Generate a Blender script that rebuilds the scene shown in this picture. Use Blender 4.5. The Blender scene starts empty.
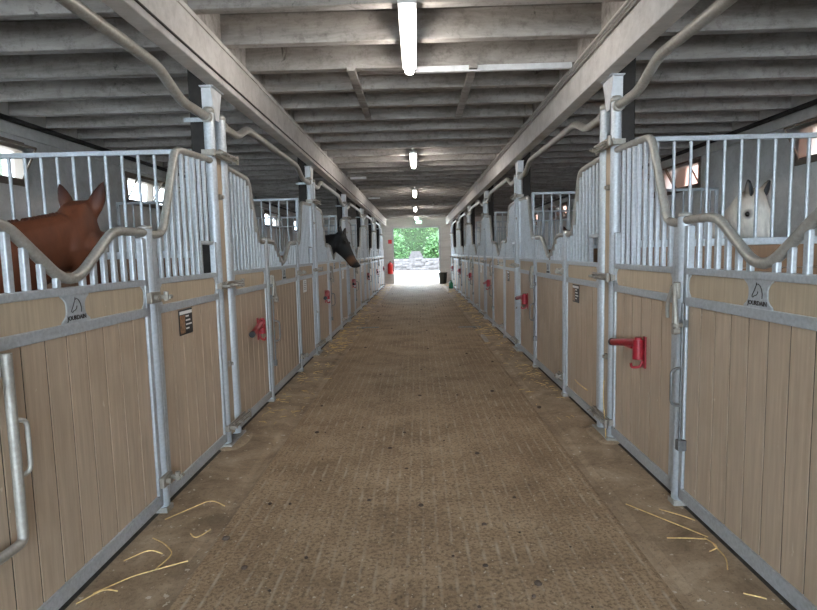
import bpy, bmesh, math, random
from mathutils import Vector, Matrix, noise
random.seed(7)
R = math.radians
scene = bpy.context.scene
COL = scene.collection
H = 1.45
XL, XR = -1.484, 1.441                # front planes of the two rows of stalls
Y0, L, A, S, G = 4.054, 3.703, 0.234, 1.051, 1.05
DW = L - A - S - G                    # door pitch between its posts
YEND = 25.57
XB = 4.33                             # rear walls of the stalls
YB = -7.0

# ------------------------------------------------------------------ helpers
class MB:
    def __init__(s): s.v = []; s.f = []; s.m = []; s.sm = []
    def add(s, vs, fs, mi=0, smooth=False):
        o = len(s.v); s.v += [tuple(v) for v in vs]
        for f in fs: s.f.append([i + o for i in f]); s.m.append(mi); s.sm.append(smooth)
        return s
    def box(s, a, b, mi=0, bev=0.0):
        (x0, y0, z0), (x1, y1, z1) = a, b
        if bev <= 0:
            vs = [(x, y, z) for z in (z0, z1) for y in (y0, y1) for x in (x0, x1)]
            fs = [(0, 2, 3, 1), (4, 5, 7, 6), (0, 1, 5, 4), (2, 6, 7, 3), (0, 4, 6, 2), (1, 3, 7, 5)]
            return s.add(vs, fs, mi)
        bm = bmesh.new(); bmesh.ops.create_cube(bm, size=1)
        for v in bm.verts:
            v.co = Vector(((x0 + x1) / 2 + v.co.x * (x1 - x0), (y0 + y1) / 2 + v.co.y * (y1 - y0), (z0 + z1) / 2 + v.co.z * (z1 - z0)))
        bmesh.ops.bevel(bm, geom=list(bm.edges), offset=bev, segments=2, affect='EDGES', profile=.5)
        bm.verts.index_update()
        s.add([v.co[:] for v in bm.verts], [[v.index for v in f.verts] for f in bm.faces], mi)
        bm.free(); return s
    def cyl(s, p, q, r, n=14, mi=0, r2=None, smooth=True):
        return s.tube([p, q], r, n, mi, r2=r2)
    def tube(s, pts, r, n=12, mi=0, r2=None, rs=None):
        P = [Vector(p) for p in pts]; k = len(P)
        T = []
        for i in range(k):
            t = (P[min(i + 1, k - 1)] - P[max(i - 1, 0)]); T.append(t.normalized())
        up = Vector((0, 0, 1)) if abs(T[0].z) < .9 else Vector((1, 0, 0))
        nrm = (up - T[0] * up.dot(T[0])).normalized()
        vs = []
        for i in range(k):
            nrm = (nrm - T[i] * nrm.dot(T[i])).normalized(); b = T[i].cross(nrm)
            rr = rs[i] if rs else (r if r2 is None else r + (r2 - r) * i / (k - 1))
            for j in range(n):
                a = 2 * math.pi * j / n
                vs.append(P[i] + (nrm * math.cos(a) + b * math.sin(a)) * rr)
        fs = []
        for i in range(k - 1):
            for j in range(n):
                fs.append((i * n + j, i * n + (j + 1) % n, (i + 1) * n + (j + 1) % n, (i + 1) * n + j))
        s.add(vs, fs, mi, True)
        s.add(vs[:n], [list(range(n))[::-1]], mi); s.add(vs[-n:], [list(range(n))], mi)
        return s
    def prism(s, poly, y0, y1, mi=0):      # polygon in x,z extruded along y
        n = len(poly)
        vs = [(x, y0, z) for x, z in poly] + [(x, y1, z) for x, z in poly]
        fs = [list(range(n)), list(range(n, 2 * n))[::-1]]
        for i in range(n): fs.append((i, i + n, (i + 1) % n + n, (i + 1) % n))
        return s.add(vs, fs, mi)
    def loft(s, secs, mi=0, n=20):         # secs: (centre, right, up, half width, half height, exponent)
        vs = []
        for c, r, u, hw, hh, ex in secs:
            for j in range(n):
                a = 2 * math.pi * j / n; ca, sa = math.cos(a), math.sin(a)
                vs.append(c + r * (hw * math.copysign(abs(ca) ** ex, ca)) + u * (hh * math.copysign(abs(sa) ** ex, sa)))
        fs = []
        for i in range(len(secs) - 1):
            for j in range(n):
                fs.append((i * n + j, i * n + (j + 1) % n, (i + 1) * n + (j + 1) % n, (i + 1) * n + j))
        fs.append(list(range(n))[::-1]); fs.append(list(range((len(secs) - 1) * n, len(secs) * n)))
        return s.add(vs, fs, mi, True)
    def build(s, name, mats, parent=None, loc=(0, 0, 0)):
        me = bpy.data.meshes.new(name); me.from_pydata(s.v, [], s.f)
        if not isinstance(mats, (list, tuple)): mats = [mats]
        for m in mats: me.materials.append(m)
        me.polygons.foreach_set('material_index', s.m); me.polygons.foreach_set('use_smooth', s.sm)
        bm = bmesh.new(); bm.from_mesh(me); bmesh.ops.recalc_face_normals(bm, faces=bm.faces); bm.to_mesh(me); bm.free()
        o = bpy.data.objects.new(name, me); COL.objects.link(o); o.location = loc
        if parent: o.parent = parent
        return o

def fillet(pts, r, k=5):
    P = [Vector(p) for p in pts]; out = [P[0]]
    for i in range(1, len(P) - 1):
        a, b, c = P[i - 1], P[i], P[i + 1]
        d1 = min(r, (a - b).length * .49); d2 = min(r, (c - b).length * .49)
        p, q = b + (a - b).normalized() * d1, b + (c - b).normalized() * d2
        for j in range(k + 1):
            t = j / k; out.append(p * (1 - t) ** 2 + b * 2 * t * (1 - t) + q * t * t)
    out.append(P[-1]); return out

def tag(o, label=None, cat=None, group=None, kind=None):
    if label: o['label'] = label
    if cat: o['category'] = cat
    if group: o['group'] = group
    if kind: o['kind'] = kind
    return o
def empty(name, loc=(0, 0, 0), rz=0):
    o = bpy.data.objects.new(name, None); COL.objects.link(o); o.location = loc; o.rotation_euler = (0, 0, rz)
    o.empty_display_size = .1; return o
def kids(o): return [c for c in bpy.data.objects if c.parent == o]
PROTO = {}
def snapshot(o): PROTO[o.name] = (o, [(c, [(g, []) for g in kids(c)]) for c in kids(o)]); return o
def copy_tree(o):
    _, ch = PROTO[o.name]
    c = o.copy(); COL.objects.link(c)
    for k, gs in ch:
        k2 = k.copy(); COL.objects.link(k2); k2.parent = c
        for g, _ in gs:
            g2 = g.copy(); COL.objects.link(g2); g2.parent = k2
    return c
used = set()
def inst(proto, loc, rz, label):
    o = proto if proto.name not in used and not used.add(proto.name) else copy_tree(proto)
    o.location = loc; o.rotation_euler = (0, 0, rz); o['label'] = label
    return o
ONES = ['first', 'second', 'third', 'fourth', 'fifth', 'sixth', 'seventh', 'eighth', 'ninth', 'tenth', 'eleventh', 'twelfth', 'thirteenth',
        'fourteenth', 'fifteenth', 'sixteenth', 'seventeenth', 'eighteenth', 'nineteenth']
def ordn(i):
    if i < 19: return ONES[i]
    t, u = divmod(i + 1, 10); base = ['twent', 'thirt', 'fort', 'fift', 'sixt'][t - 2]
    return base + 'ieth' if u == 0 else base + 'y-' + ONES[u - 1]

# ------------------------------------------------------------------ materials
def mat(name):
    m = bpy.data.materials.new(name); m.use_nodes = True
    return m, m.node_tree.nodes, m.node_tree.links, m.node_tree.nodes['Principled BSDF']
def noise_node(N, Lk, vec, scale, detail=4, rough=.6, dist=0):
    n = N.new('ShaderNodeTexNoise'); n.inputs['Scale'].default_value = scale; n.inputs['Detail'].default_value = detail
    n.inputs['Roughness'].default_value = rough; n.inputs['Distortion'].default_value = dist
    if vec is not None: Lk.new(vec, n.inputs['Vector'])
    return n.outputs['Fac']
def ramp(N, Lk, fac, stops):
    r = N.new('ShaderNodeValToRGB'); e = r.color_ramp.elements
    while len(e) < len(stops): e.new(.5)
    for k, (p, c) in enumerate(stops):
        e[k].position = p; e[k].color = (*c, 1) if len(c) == 3 else c
    Lk.new(fac, r.inputs['Fac']); return r.outputs['Color']
def mapping(N, Lk, vec, scale=(1, 1, 1), loc=(0, 0, 0)):
    m = N.new('ShaderNodeMapping'); m.inputs['Scale'].default_value = scale; m.inputs['Location'].default_value = loc
    Lk.new(vec, m.inputs['Vector']); return m.outputs['Vector']
def mix(N, Lk, fac, a, b, mode='MIX'):
    m = N.new('ShaderNodeMix'); m.data_type = 'RGBA'; m.blend_type = mode
    for s, v in ((m.inputs['Factor'], fac), (m.inputs['A'], a), (m.inputs['B'], b)):
        if isinstance(v, bpy.types.NodeSocket): Lk.new(v, s)
        elif isinstance(v, (int, float)): s.default_value = v
        else: s.default_value = (*v, 1)
    return m.outputs['Result']
def math_(N, Lk, op, a, b=None, c=None):
    m = N.new('ShaderNodeMath'); m.operation = op
    for i, v in enumerate((a, b, c)):
        if v is None: continue
        if isinstance(v, bpy.types.NodeSocket): Lk.new(v, m.inputs[i])
        else: m.inputs[i].default_value = v
    return m.outputs[0]
def bump(N, Lk, h, P, strength=.3, dist=.01):
    b = N.new('ShaderNodeBump'); b.inputs['Strength'].default_value = strength; b.inputs['Distance'].default_value = dist
    Lk.new(h, b.inputs['Height']); Lk.new(b.outputs['Normal'], P.inputs['Normal'])
def pos(N): return N.new('ShaderNodeNewGeometry').outputs['Position']
def objc(N): return N.new('ShaderNodeTexCoord').outputs['Object']
def simple(name, c, rough=.6, metal=0, var=.0, scale=20):
    m, N, Lk, P = mat(name)
    P.inputs['Roughness'].default_value = rough; P.inputs['Metallic'].default_value = metal
    if var:
        f = noise_node(N, Lk, pos(N), scale)
        Lk.new(ramp(N, Lk, f, [(.3, tuple(x * (1 - var) for x in c)), (.7, tuple(min(1, x * (1 + var)) for x in c))]), P.inputs['Base Color'])
    else: P.inputs['Base Color'].default_value = (*c, 1)
    return m

def galv(name, c, grime=.35):
    m, N, Lk, P = mat(name); p = pos(N)
    f = noise_node(N, Lk, p, 60, 3); g = noise_node(N, Lk, p, 7, 5, .7)
    col = ramp(N, Lk, f, [(.3, tuple(x * .85 for x in c)), (.7, tuple(min(1, x * 1.12) for x in c))])
    dk = ramp(N, Lk, g, [(.52, (0, 0, 0)), (.75, (1, 1, 1))])
    k = math_(N, Lk, 'MULTIPLY', dk, grime)
    Lk.new(mix(N, Lk, k, col, (c[0] * .55, c[1] * .5, c[2] * .42)), P.inputs['Base Color'])
    P.inputs['Metallic'].default_value = .35; P.inputs['Roughness'].default_value = .42
    return m
M_galv = galv('galvanized_steel', (.45, .48, .505))
M_worn = galv('worn_steel', (.35, .335, .30), .6)
M_hinge = galv('rusty_fittings', (.30, .275, .235), .9)
M_rod = simple('dark_steel', (.16, .16, .16), .45, .6, .25, 40)

def planks(name, c, width=.14):
    m, N, Lk, P = mat(name); o = objc(N)
    sx = N.new('ShaderNodeSeparateXYZ'); Lk.new(o, sx.inputs[0])
    idx = math_(N, Lk, 'FLOOR', math_(N, Lk, 'DIVIDE', sx.outputs[0], width))
    oi = N.new('ShaderNodeObjectInfo')
    wn = N.new('ShaderNodeTexWhiteNoise'); wn.noise_dimensions = '1D'
    Lk.new(math_(N, Lk, 'ADD', idx, math_(N, Lk, 'MULTIPLY', oi.outputs['Random'], 91.0)), wn.inputs['W'])
    g = noise_node(N, Lk, mapping(N, Lk, pos(N), (55, 55, 3.0)), 1, 5, .65)
    big = noise_node(N, Lk, pos(N), 2.3, 4, .6)
    col = ramp(N, Lk, g, [(.25, tuple(x * .76 for x in c)), (.75, tuple(x * 1.16 for x in c))])
    col = mix(N, Lk, ramp(N, Lk, wn.outputs['Value'], [(0, (.25,) * 3), (1, (.0,) * 3)]), col, tuple(x * .72 for x in c))
    col = mix(N, Lk, ramp(N, Lk, big, [(.5, (0, 0, 0)), (.8, (.45,) * 3)]), col, (c[0] * .62, c[1] * .58, c[2] * .5))
    sp = noise_node(N, Lk, mapping(N, Lk, pos(N), (26, 26, 14)), 1, 2)
    col = mix(N, Lk, ramp(N, Lk, sp, [(.735, (0, 0, 0)), (.76, (.5,) * 3)]), col, (.62, .55, .42))
    Lk.new(col, P.inputs['Base Color']); P.inputs['Roughness'].default_value = .55
    bump(N, Lk, g, P, .12, .004); return m
M_plank = planks('taupe_planks', (.45, .345, .25))
M_insert = planks('insert_board', (.47, .375, .265), 3)
M_brown = planks('brown_boards', (.20, .105, .05), .2)

def whitewash(name, c, grime, dark):
    m, N, Lk, P = mat(name); p = pos(N)
    a = noise_node(N, Lk, mapping(N, Lk, p, (1.2, 6, 6)), 1, 6, .7, .4)
    b = noise_node(N, Lk, p, 14, 5, .75)
    s = noise_node(N, Lk, p, 3.1, 4, .8, 1.5)
    col = ramp(N, Lk, a, [(.3, dark), (.62, c)])
    col = mix(N, Lk, ramp(N, Lk, b, [(.5, (0, 0, 0)), (.8, (grime,) * 3)]), col, tuple(x * .5 for x in dark))
    col = mix(N, Lk, ramp(N, Lk, s, [(.63, (0, 0, 0)), (.72, (grime,) * 3)]), col, tuple(x * .35 for x in dark))
    Lk.new(col, P.inputs['Base Color']); P.inputs['Roughness'].default_value = .85
    bump(N, Lk, b, P, .25, .01); return m
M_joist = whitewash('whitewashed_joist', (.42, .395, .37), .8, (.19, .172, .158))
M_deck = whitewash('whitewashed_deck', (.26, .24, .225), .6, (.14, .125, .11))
M_beam = whitewash('whitewashed_beam', (.60, .575, .55), .35, (.45, .425, .40))
M_wall = whitewash('whitewashed_wall', (.74, .725, .70), .25, (.60, .58, .55))
M_black = simple('black_timber', (.022, .018, .015), .8, 0, .4, 12)
M_white = simple('painted_white_steel', (.62, .63, .64), .5, .1, .12, 15)
M_red = simple('red_enamel', (.30, .012, .022), .38, .1, .25, 30)
M_cap = simple('black_rubber', (.012, .012, .013), .5)
M_dark = simple('dirty_groove', (.02, .017, .014), .9)
M_engrave = simple('engraved_dark', (.035, .03, .028), .7)
M_plastic = simple('lamp_housing', (.6, .6, .6), .5)
M_pipe = simple('dark_pipe', (.05, .045, .042), .6, .2, .3, 12)
M_cable = simple('grey_cable', (.30, .285, .27), .6, 0, .2, 25)
M_frame = simple('window_frame', (.22, .17, .13), .7, 0, .2, 10)
M_stone = simple('rubble_stone', (.06, .056, .056), .9, 0, .3, 5)
M_bark = simple('bark', (.08, .055, .04), .9, 0, .3, 10)
M_green = simple('green_plastic', (.01, .16, .07), .45)
M_conc = simple('concrete_foot', (.36, .33, .29), .9, 0, .2, 14)
M_brick = simple('brick_wall', (.36, .17, .12), .9, 0, .35, 8)
M_signw = simple('white_card', (.72, .72, .7), .5)
M_signd = simple('dark_card', (.03, .035, .035), .4)
M_signp = simple('photo_print', (.22, .12, .06), .4, 0, .7, 60)
M_straw = simple('straw', (.62, .43, .17), .6, 0, .3, 40)

def emit(name, c, s):
    m, N, Lk, P = mat(name); P.inputs['Base Color'].default_value = (.8, .8, .8, 1)
    P.inputs['Emission Color'].default_value = (*c, 1); P.inputs['Emission Strength'].default_value = s; return m
M_tube = emit('lit_diffuser', (1, .93, .86), 20)
M_exit = emit('lit_exit_sign', (.25, 1, .6), 1.6)

def glass(name):
    m, N, Lk, P = mat(name)
    P.inputs['Base Color'].default_value = (.86, .92, .95, 1); P.inputs['Roughness'].default_value = .3
    P.inputs['Transmission Weight'].default_value = .95; P.inputs['IOR'].default_value = 1.05
    return m
M_glass = glass('dusty_glass')

def paving():
    m, N, Lk, P = mat('grooved_paving'); p = pos(N)
    sx = N.new('ShaderNodeSeparateXYZ'); Lk.new(p, sx.inputs[0]); x, y = sx.outputs[0], sx.outputs[1]
    wob = math_(N, Lk, 'MULTIPLY', math_(N, Lk, 'SUBTRACT', noise_node(N, Lk, p, 3, 2), .5), .015)
    xs = math_(N, Lk, 'DIVIDE', math_(N, Lk, 'ADD', x, wob), .072)
    fx = math_(N, Lk, 'PINGPONG', xs, .5)
    line = ramp(N, Lk, fx, [(.03, (1, 1, 1)), (.16, (0, 0, 0))])
    col_i = math_(N, Lk, 'FLOOR', xs)
    ys = math_(N, Lk, 'DIVIDE', y, .16)
    fy = math_(N, Lk, 'PINGPONG', math_(N, Lk, 'ADD', ys, math_(N, Lk, 'MULTIPLY', col_i, .5)), .5)
    liney = ramp(N, Lk, fy, [(.02, (1, 1, 1)), (.07, (0, 0, 0))])
    br = noise_node(N, Lk, mapping(N, Lk, p, (14, 5, 1)), 1, 3, .7)
    brk = ramp(N, Lk, br, [(.42, (0, 0, 0)), (.6, (1, 1, 1))])
    patch = ramp(N, Lk, noise_node(N, Lk, p, 1.1, 3), [(.38, (.25,) * 3), (.62, (.9,) * 3)])
    base = ramp(N, Lk, noise_node(N, Lk, p, 2.0, 6, .68), [(.28, (.22, .148, .088)), (.5, (.36, .255, .158)), (.75, (.50, .375, .245))])
    fine = noise_node(N, Lk, p, 55, 4, .75)
    base = mix(N, Lk, ramp(N, Lk, fine, [(.46, (0, 0, 0)), (.66, (.8,) * 3)]), base, (.085, .058, .038))
    k = math_(N, Lk, 'MULTIPLY', math_(N, Lk, 'MULTIPLY', line, brk), patch)
    ky = math_(N, Lk, 'MULTIPLY', math_(N, Lk, 'MULTIPLY', liney, brk), .12)
    k = math_(N, Lk, 'MULTIPLY', math_(N, Lk, 'MAXIMUM', k, ky), .8)
    c = mix(N, Lk, k, base, (.52, .44, .34))
    sp = noise_node(N, Lk, mapping(N, Lk, p, (42, 30, 1)), 1, 2)
    c = mix(N, Lk, ramp(N, Lk, sp, [(.66, (0, 0, 0)), (.70, (.75,) * 3)]), c, (.58, .50, .39))
    Lk.new(c, P.inputs['Base Color']); P.inputs['Roughness'].default_value = .72
    P.inputs['Specular IOR Level'].default_value = .2
    h = math_(N, Lk, 'ADD', math_(N, Lk, 'MULTIPLY', line, -.5), fine)
    bump(N, Lk, h, P, .5, .006); return m
M_pave = paving()
def edge_conc():
    m, N, Lk, P = mat('stained_concrete'); p = pos(N)
    base = ramp(N, Lk, noise_node(N, Lk, p, 3.2, 6, .7, .5), [(.3, (.17, .118, .07)), (.5, (.33, .238, .15)), (.72, (.50, .39, .27))])
    fine = noise_node(N, Lk, p, 46, 6, .85)
    base = mix(N, Lk, ramp(N, Lk, fine, [(.52, (0, 0, 0)), (.7, (.75,) * 3)]), base, (.07, .05, .035))
    sp = noise_node(N, Lk, p, 24, 2)
    base = mix(N, Lk, ramp(N, Lk, sp, [(.66, (0, 0, 0)), (.69, (.8,) * 3)]), base, (.62, .54, .43))
    Lk.new(base, P.inputs['Base Color']); P.inputs['Roughness'].default_value = .75
    bump(N, Lk, fine, P, .6, .008); return m
M_edge = edge_conc()
M_bed = simple('shade_dark_stall_floor', (.05, .042, .035), .95, 0, .4, 18)  # stall floor coloured dark so the gap under the bottom rails looks shaded
M_yard = simple('pale_yard_gravel', (.55, .53, .5), .9, 0, .08, 3)

# ------------------------------------------------------------------ setting
def struct(mb, name, mats, label, cat, parent=None):
    return tag(mb.build(name, mats, parent), label, cat, kind='structure')
fl = MB()
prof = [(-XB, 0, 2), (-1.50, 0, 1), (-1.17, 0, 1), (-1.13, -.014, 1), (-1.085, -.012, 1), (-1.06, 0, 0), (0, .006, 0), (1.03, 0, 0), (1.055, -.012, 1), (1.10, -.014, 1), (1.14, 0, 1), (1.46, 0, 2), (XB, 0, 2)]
for i in range(len(prof) - 1):
    (x0, z0, mi), (x1, z1, _) = prof[i], prof[i + 1]
    n = 12
    for k in range(n):
        ya = YB + (YEND + .3 - YB) * k / n; yb = YB + (YEND + .3 - YB) * (k + 1) / n
        fl.add([(x0, ya, z0), (x1, ya, z1), (x1, yb, z1), (x0, yb, z0)], [(0, 1, 2, 3)], mi)
fl.box((-XB - .3, YB, -.3), (XB + .3, YEND + .3, -.05), 1)
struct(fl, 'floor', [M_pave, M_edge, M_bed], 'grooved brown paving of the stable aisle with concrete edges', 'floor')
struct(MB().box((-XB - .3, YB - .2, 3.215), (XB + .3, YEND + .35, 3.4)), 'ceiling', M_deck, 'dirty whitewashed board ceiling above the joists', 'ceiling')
JY = [3.565 + .591 * k for k in range(-14, 37)]
for k, y in enumerate(JY):
    if y > YEND - .1: break
    tag(MB().box((-XB, y, 3.0), (XB, y + .085, 3.214), 0, .008).build('ceiling_joist', M_joist),
        ordn(k) + ' whitewashed ceiling joist from the near end of the barn', 'joist', 'ceiling joists', 'structure')
for s, nm in ((-1, 'left'), (1, 'right')):
    xi = -1.385 if s < 0 else 1.349
    b = MB().box((min(xi, xi + s * .115), YB, 2.69), (max(xi, xi + s * .115), YEND, 2.97), 0, .006)
    b.box((min(xi - s * .012, xi), YB, 2.955), (max(xi - s * .012, xi), YEND, 2.985))
    b.box((min(xi, xi + s * .10), YB, 2.97), (max(xi, xi + s * .10), YEND, 3.0))
    struct(b, 'beam_' + nm, M_beam, 'long whitewashed beam over the %s row of stalls' % nm, 'beam')
# blocks between joists above the beams belong to the beams' look
    for k, y in enumerate(JY[:-1]):
        if y < 2 or y > 24.5: continue
        tag(MB().box((min(xi + s * .02, xi + s * .09), y + .087, 3.001), (max(xi + s * .02, xi + s * .09), y + .589, 3.213)).build('joist_blocking', M_joist),
            '%s blocking board between the joists above the %s beam' % (ordn(k - 12 if k >= 12 else k), nm), 'board', 'blocking above the %s beam' % nm, 'structure')
    # cables clipped to the beam
    if s > 0:
        for q in range(3):
            tag(MB().tube([(xi - .018 - .004 * (q == 1), 0, 2.905 + .026 * q), (xi - .018, 12, 2.905 + .026 * q), (xi - .018, 24.5, 2.905 + .026 * q)], .008, 6).build('electric_cable', M_cable),
                ['lowest', 'middle', 'topmost'][q] + ' of three grey cables clipped along the beam above the white horse row', 'cable', 'cables along the beam')
    else:
        tag(MB().tube([(xi + .008, 0, 2.735), (xi + .008, 24.5, 2.735)], .007, 6).build('electric_cable', M_pipe), 'thin dark cable along the lower edge of the beam over the left row', 'cable')

# end wall with doorway
X0, X1, ZT = -1.15, 1.09, 2.6
w = MB().box((-XB - .3, YEND, 0), (X0, YEND + .3, 3.3)).box((X1, YEND, 0), (XB + .3, YEND + .3, 3.3)).box((X0, YEND, ZT), (X1, YEND + .3, 3.3))
struct(w, 'wall_back', M_wall, 'whitewashed end wall around the open doorway', 'wall')
struct(MB().box((X0 - .01, YEND - .04, 0), (X0 + .07, YEND - .001, ZT + .05)).box((X1 - .07, YEND - .04, 0), (X1 + .01, YEND - .001, ZT + .05)).box((X0, YEND - .04, ZT - .02), (X1, YEND - .001, ZT + .06)),
       'door_1', M_white, 'pale frame of the open barn doorway', 'doorway')

# rear walls with windows
def rear_wall(s, nm, centres, zs):
    x0, x1 = sorted((s * XB, s * (XB + .28))); z0, z1 = zs
    w = MB().box((x0, YB, 0), (x1, YEND, z0)).box((x0, YB, z1), (x1, YEND, 3.3))
    y = YB
    for c in centres:
        w.box((x0, y, z0), (x1, c - .8, z1)); y = c + .8
    w.box((x0, y, z0), (x1, YEND, z1))
    struct(w, 'wall_' + nm, M_wall, 'whitewashed rear wall of the stalls on the %s side' % nm, 'wall')
    struct(MB().box((s * (XB - .05) if s > 0 else -XB, YB, 2.80), (s * XB if s > 0 else -XB + .05, YEND, 2.90)), 'trim_%d' % (1 if s < 0 else 2), M_wall,
           'weathered wall plate high on the %s rear wall' % nm, 'trim')
    tag(MB().tube([(s * (XB - .04), -2, 2.955), (s * (XB - .04), 25, 2.955)], .03, 10).build('wall_pipe', M_pipe), 'dark pipe running under the joists along the %s rear wall' % nm, 'pipe')
    for k, c in enumerate(centres):
        e = empty('window_%d' % (k + 1 + (20 if s > 0 else 0)), (s * XB, c, z0))
        tag(e, '%s window from the near end in the %s rear wall' % (ordn(k), nm), 'window', kind='structure')
        fr = MB()
        a, b = sorted((0.02 * -s, s * .10))
        fr.box((a, -.8, -.03), (b, .8, .035)).box((a, -.8, z1 - z0 - .04), (b, .8, z1 - z0 + .05)).box((a, -.8, 0), (b, -.75, z1 - z0)).box((a, .75, 0), (b, .8, z1 - z0)).box((a, -.025, 0), (b, .025, z1 - z0))
        fr.build('window_frame', M_frame, e)
        pn = MB(); h = z1 - z0 - .02; t = R(28); dx, dz = -s * math.sin(t), math.cos(t)
        for a in (-.75, .03):
            pn.add([(0, a, .04), (0, a + .72, .04), (dx * h, a + .72, .04 + dz * h), (dx * h, a, .04 + dz * h)], [(0, 1, 2, 3)])
        pn.build('pane', M_glass, e)
        sh = MB()
        for a in (-.75, .03):
            for q0, q1 in (((a, 0), (a, h)), ((a + .72, 0), (a + .72, h)), ((a, h), (a + .72, h)), ((a, 0), (a + .72, 0))):
                sh.tube([(dx * q0[1], q0[0], .04 + dz * q0[1]), (dx * q1[1], q1[0], .04 + dz * q1[1])], .013, 6)
        sh.build('tilted_sash', M_frame, e)
rear_wall(-1, 'left', [5.3 + 3.7 * k for k in range(-2, 6)], (2.3, 2.7))
rear_wall(1, 'right', [5.6 + 3.7 * k for k in range(-2, 6)], (2.36, 2.76))

# trapdoor trimmers between the joists
for x, lab in ((-.52, 'left'), (.50, 'right')):
    tag(MB().box((x - .035, 4.70, 2.965), (x + .035, 6.40, 3.0), 0, .005).build('ceiling_batten', M_joist), 'short batten nailed under the joists at the %s edge of the ceiling hatch' % lab, 'batten', 'hatch battens')
for y, l in ((5.06, 'nearer'), (5.62, 'farther')):
    tag(MB().box((-.48, y, 3.05), (.46, y + .04, 3.24)).build('hatch_board', M_joist), l + ' cross board of the closed ceiling hatch behind the nearest lamp', 'board', 'hatch boards', 'structure')
for k, (y, x) in enumerate(((17.2, -.55), (17.2, .55))):
    tag(MB().box((x - .03, y, 2.955), (x + .03, y + .9, 3.0)).build('ceiling_batten', M_joist), '%s of the two far battens under the joists past the third lamp' % ('left', 'right')[k], 'batten', 'far battens')
tag(MB().box((.02, 4.75, 2.955), (1.33, 4.79, 3.02), 0, .004).build('cable_trunking', M_white), 'pale cable trunking from the nearest lamp to the right beam', 'trunking')
for k, y in enumerate((11.26, 15.4)):
    tag(MB().box((-1.33, y, 2.96), (-1.0, y + .05, 3.02), 0, .004).build('cable_trunking', M_white), ('short white trunking under the joists beside the left beam, nearer piece', 'short white trunking under the joists beside the left beam, farther piece')[k], 'trunking', 'short trunking')

# ------------------------------------------------------------------ lamps
lamp = empty('tube_light'); tag(lamp, 'x', 'lamp', 'fluorescent battens along the aisle ceiling')
MB().box((-.058, -.60, .035), (.058, .60, .07), 0, .008).build('housing', M_plastic, lamp)
MB().loft([(Vector((0, y, .012)), Vector((1, 0, 0)), Vector((0, 0, 1)), hw, hh, .8) for y, hw, hh in ((-.575, .026, .02), (-.555, .036, .03), (.555, .036, .03), (.575, .026, .02))], 0, 16).build('diffuser', M_tube, lamp)
MB().box((-.02, -.70, .096), (.02, .70, .1005)).build('mounting_strip', M_plastic, lamp)
for y in (-.45, .45): MB().box((-.012, y - .01, .07), (.012, y + .01, .098)).build('bracket', M_plastic, lamp)
MB().tube([(0, .59, .05), (.02, .65, .0), (.015, .70, .06)], .006, 6).build('lead', M_cable, lamp)
snapshot(lamp)
LY = [4.02 + 4.97 * k for k in range(-2, 5)]  # first two are unseen lamps, added to light the near end
LL = ['unseen added fluorescent lamp two bays behind the camera', 'unseen added fluorescent lamp just behind the camera', 'lit fluorescent lamp nearest the camera, large at the top', 'second lit fluorescent lamp along the aisle, past the hatch',
      'third lit fluorescent lamp along the aisle ceiling', 'fourth lit fluorescent lamp along the aisle ceiling', 'farthest lit fluorescent lamp, close to the doorway']
for y, l in zip(LY, LL): inst(lamp, (-.03, y, 2.9), 0, l)

# ------------------------------------------------------------------ stall fronts (local x along the front, y into the stall)
RB, RM0, RM1, RT0, RT1 = (.05, .12), 1.135, 1.183, 1.302, 1.336
def frame_mesh(w, logo=False):
    f = MB(); d0, d1 = -.012, .028
    f.box((0, d0, RB[0]), (w, d1, RB[1]), 0, .004)
    f.box((0, d0, RM0), (w, d1, RM1), 0, .004); f.box((0, d0, RT0), (w, d1, RT1), 0, .004)
    f.box((0, d0, RB[0]), (.042, d1, 1.56), 0, .006); f.box((w - .042, d0, RB[0]), (w, d1, 1.56), 0, .006)
    # scalloped end plates beside the insert board
    z0, z1 = RM1 - .002, RT0 + .002
    def edge():
        pts = [(.078, z0), (.072, z0 + .012)]
        for k in range(7):
            t = k / 6; pts.append((.05 + .012 * (2 * abs(t - .5)) ** 3, z0 + .02 + (z1 - z0 - .04) * t))
        return pts + [(.072, z1 - .012), (.078, z1)]
    e = edge()
    f.prism([(.03, z0)] + e + [(.03, z1)], -.008, .004)
    f.prism([(w - x, z) for x, z in ([(.03, z0)] + e + [(.03, z1)])], -.008, .004)
    return f
def boards(w):
    b = MB(); a0, a1 = .042, w - .042; n = max(1, round((a1 - a0) / (.137 if w > 1 else .152))); s = (a1 - a0) / n
    for k in range(n): b.box((a0 + k * s + .005, .0, RB[1]), (a0 + (k + 1) * s - .005, .022, RM0), 0)
    b.box((a0, .0045, RB[1]), (a1, .026, RM0), 1)
    return b
def insert_board(w): return MB().box((.045, -.002, RM1), (w - .045, .018, RT0))
def grille(parent, path, w, hole=None, step=.088):
    path = fillet(path, .07)
    MB().tube(path, .0235, 12).build('top_rail', M_worn, parent)
    def top(x):
        z = 9
        for p, q in zip(path, path[1:]):
            if min(p.x, q.x) - 1e-6 <= x <= max(p.x, q.x) + 1e-6 and abs(q.x - p.x) > 1e-6:
                z = min(z, p.z + (q.z - p.z) * (x - p.x) / (q.x - p.x))
        return z if z < 9 else max(p.z for p in path)
    n = round((w - .06) / step); s = (w - .06) / n
    for k in range(1, n):
        x = .03 + k * s; zt = min(top(x - .012), top(x + .012)) - .008; zb = RT1
        if hole and hole[0] < x < hole[1]: zb = hole[2] + .012
        if zt - zb < .03: continue
        MB().box((x - .015, -.002, zb - .004), (x + .015, .022, zt), 0, .006).build('bar', M_galv, parent)
GRP = 'stall front pieces'
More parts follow.
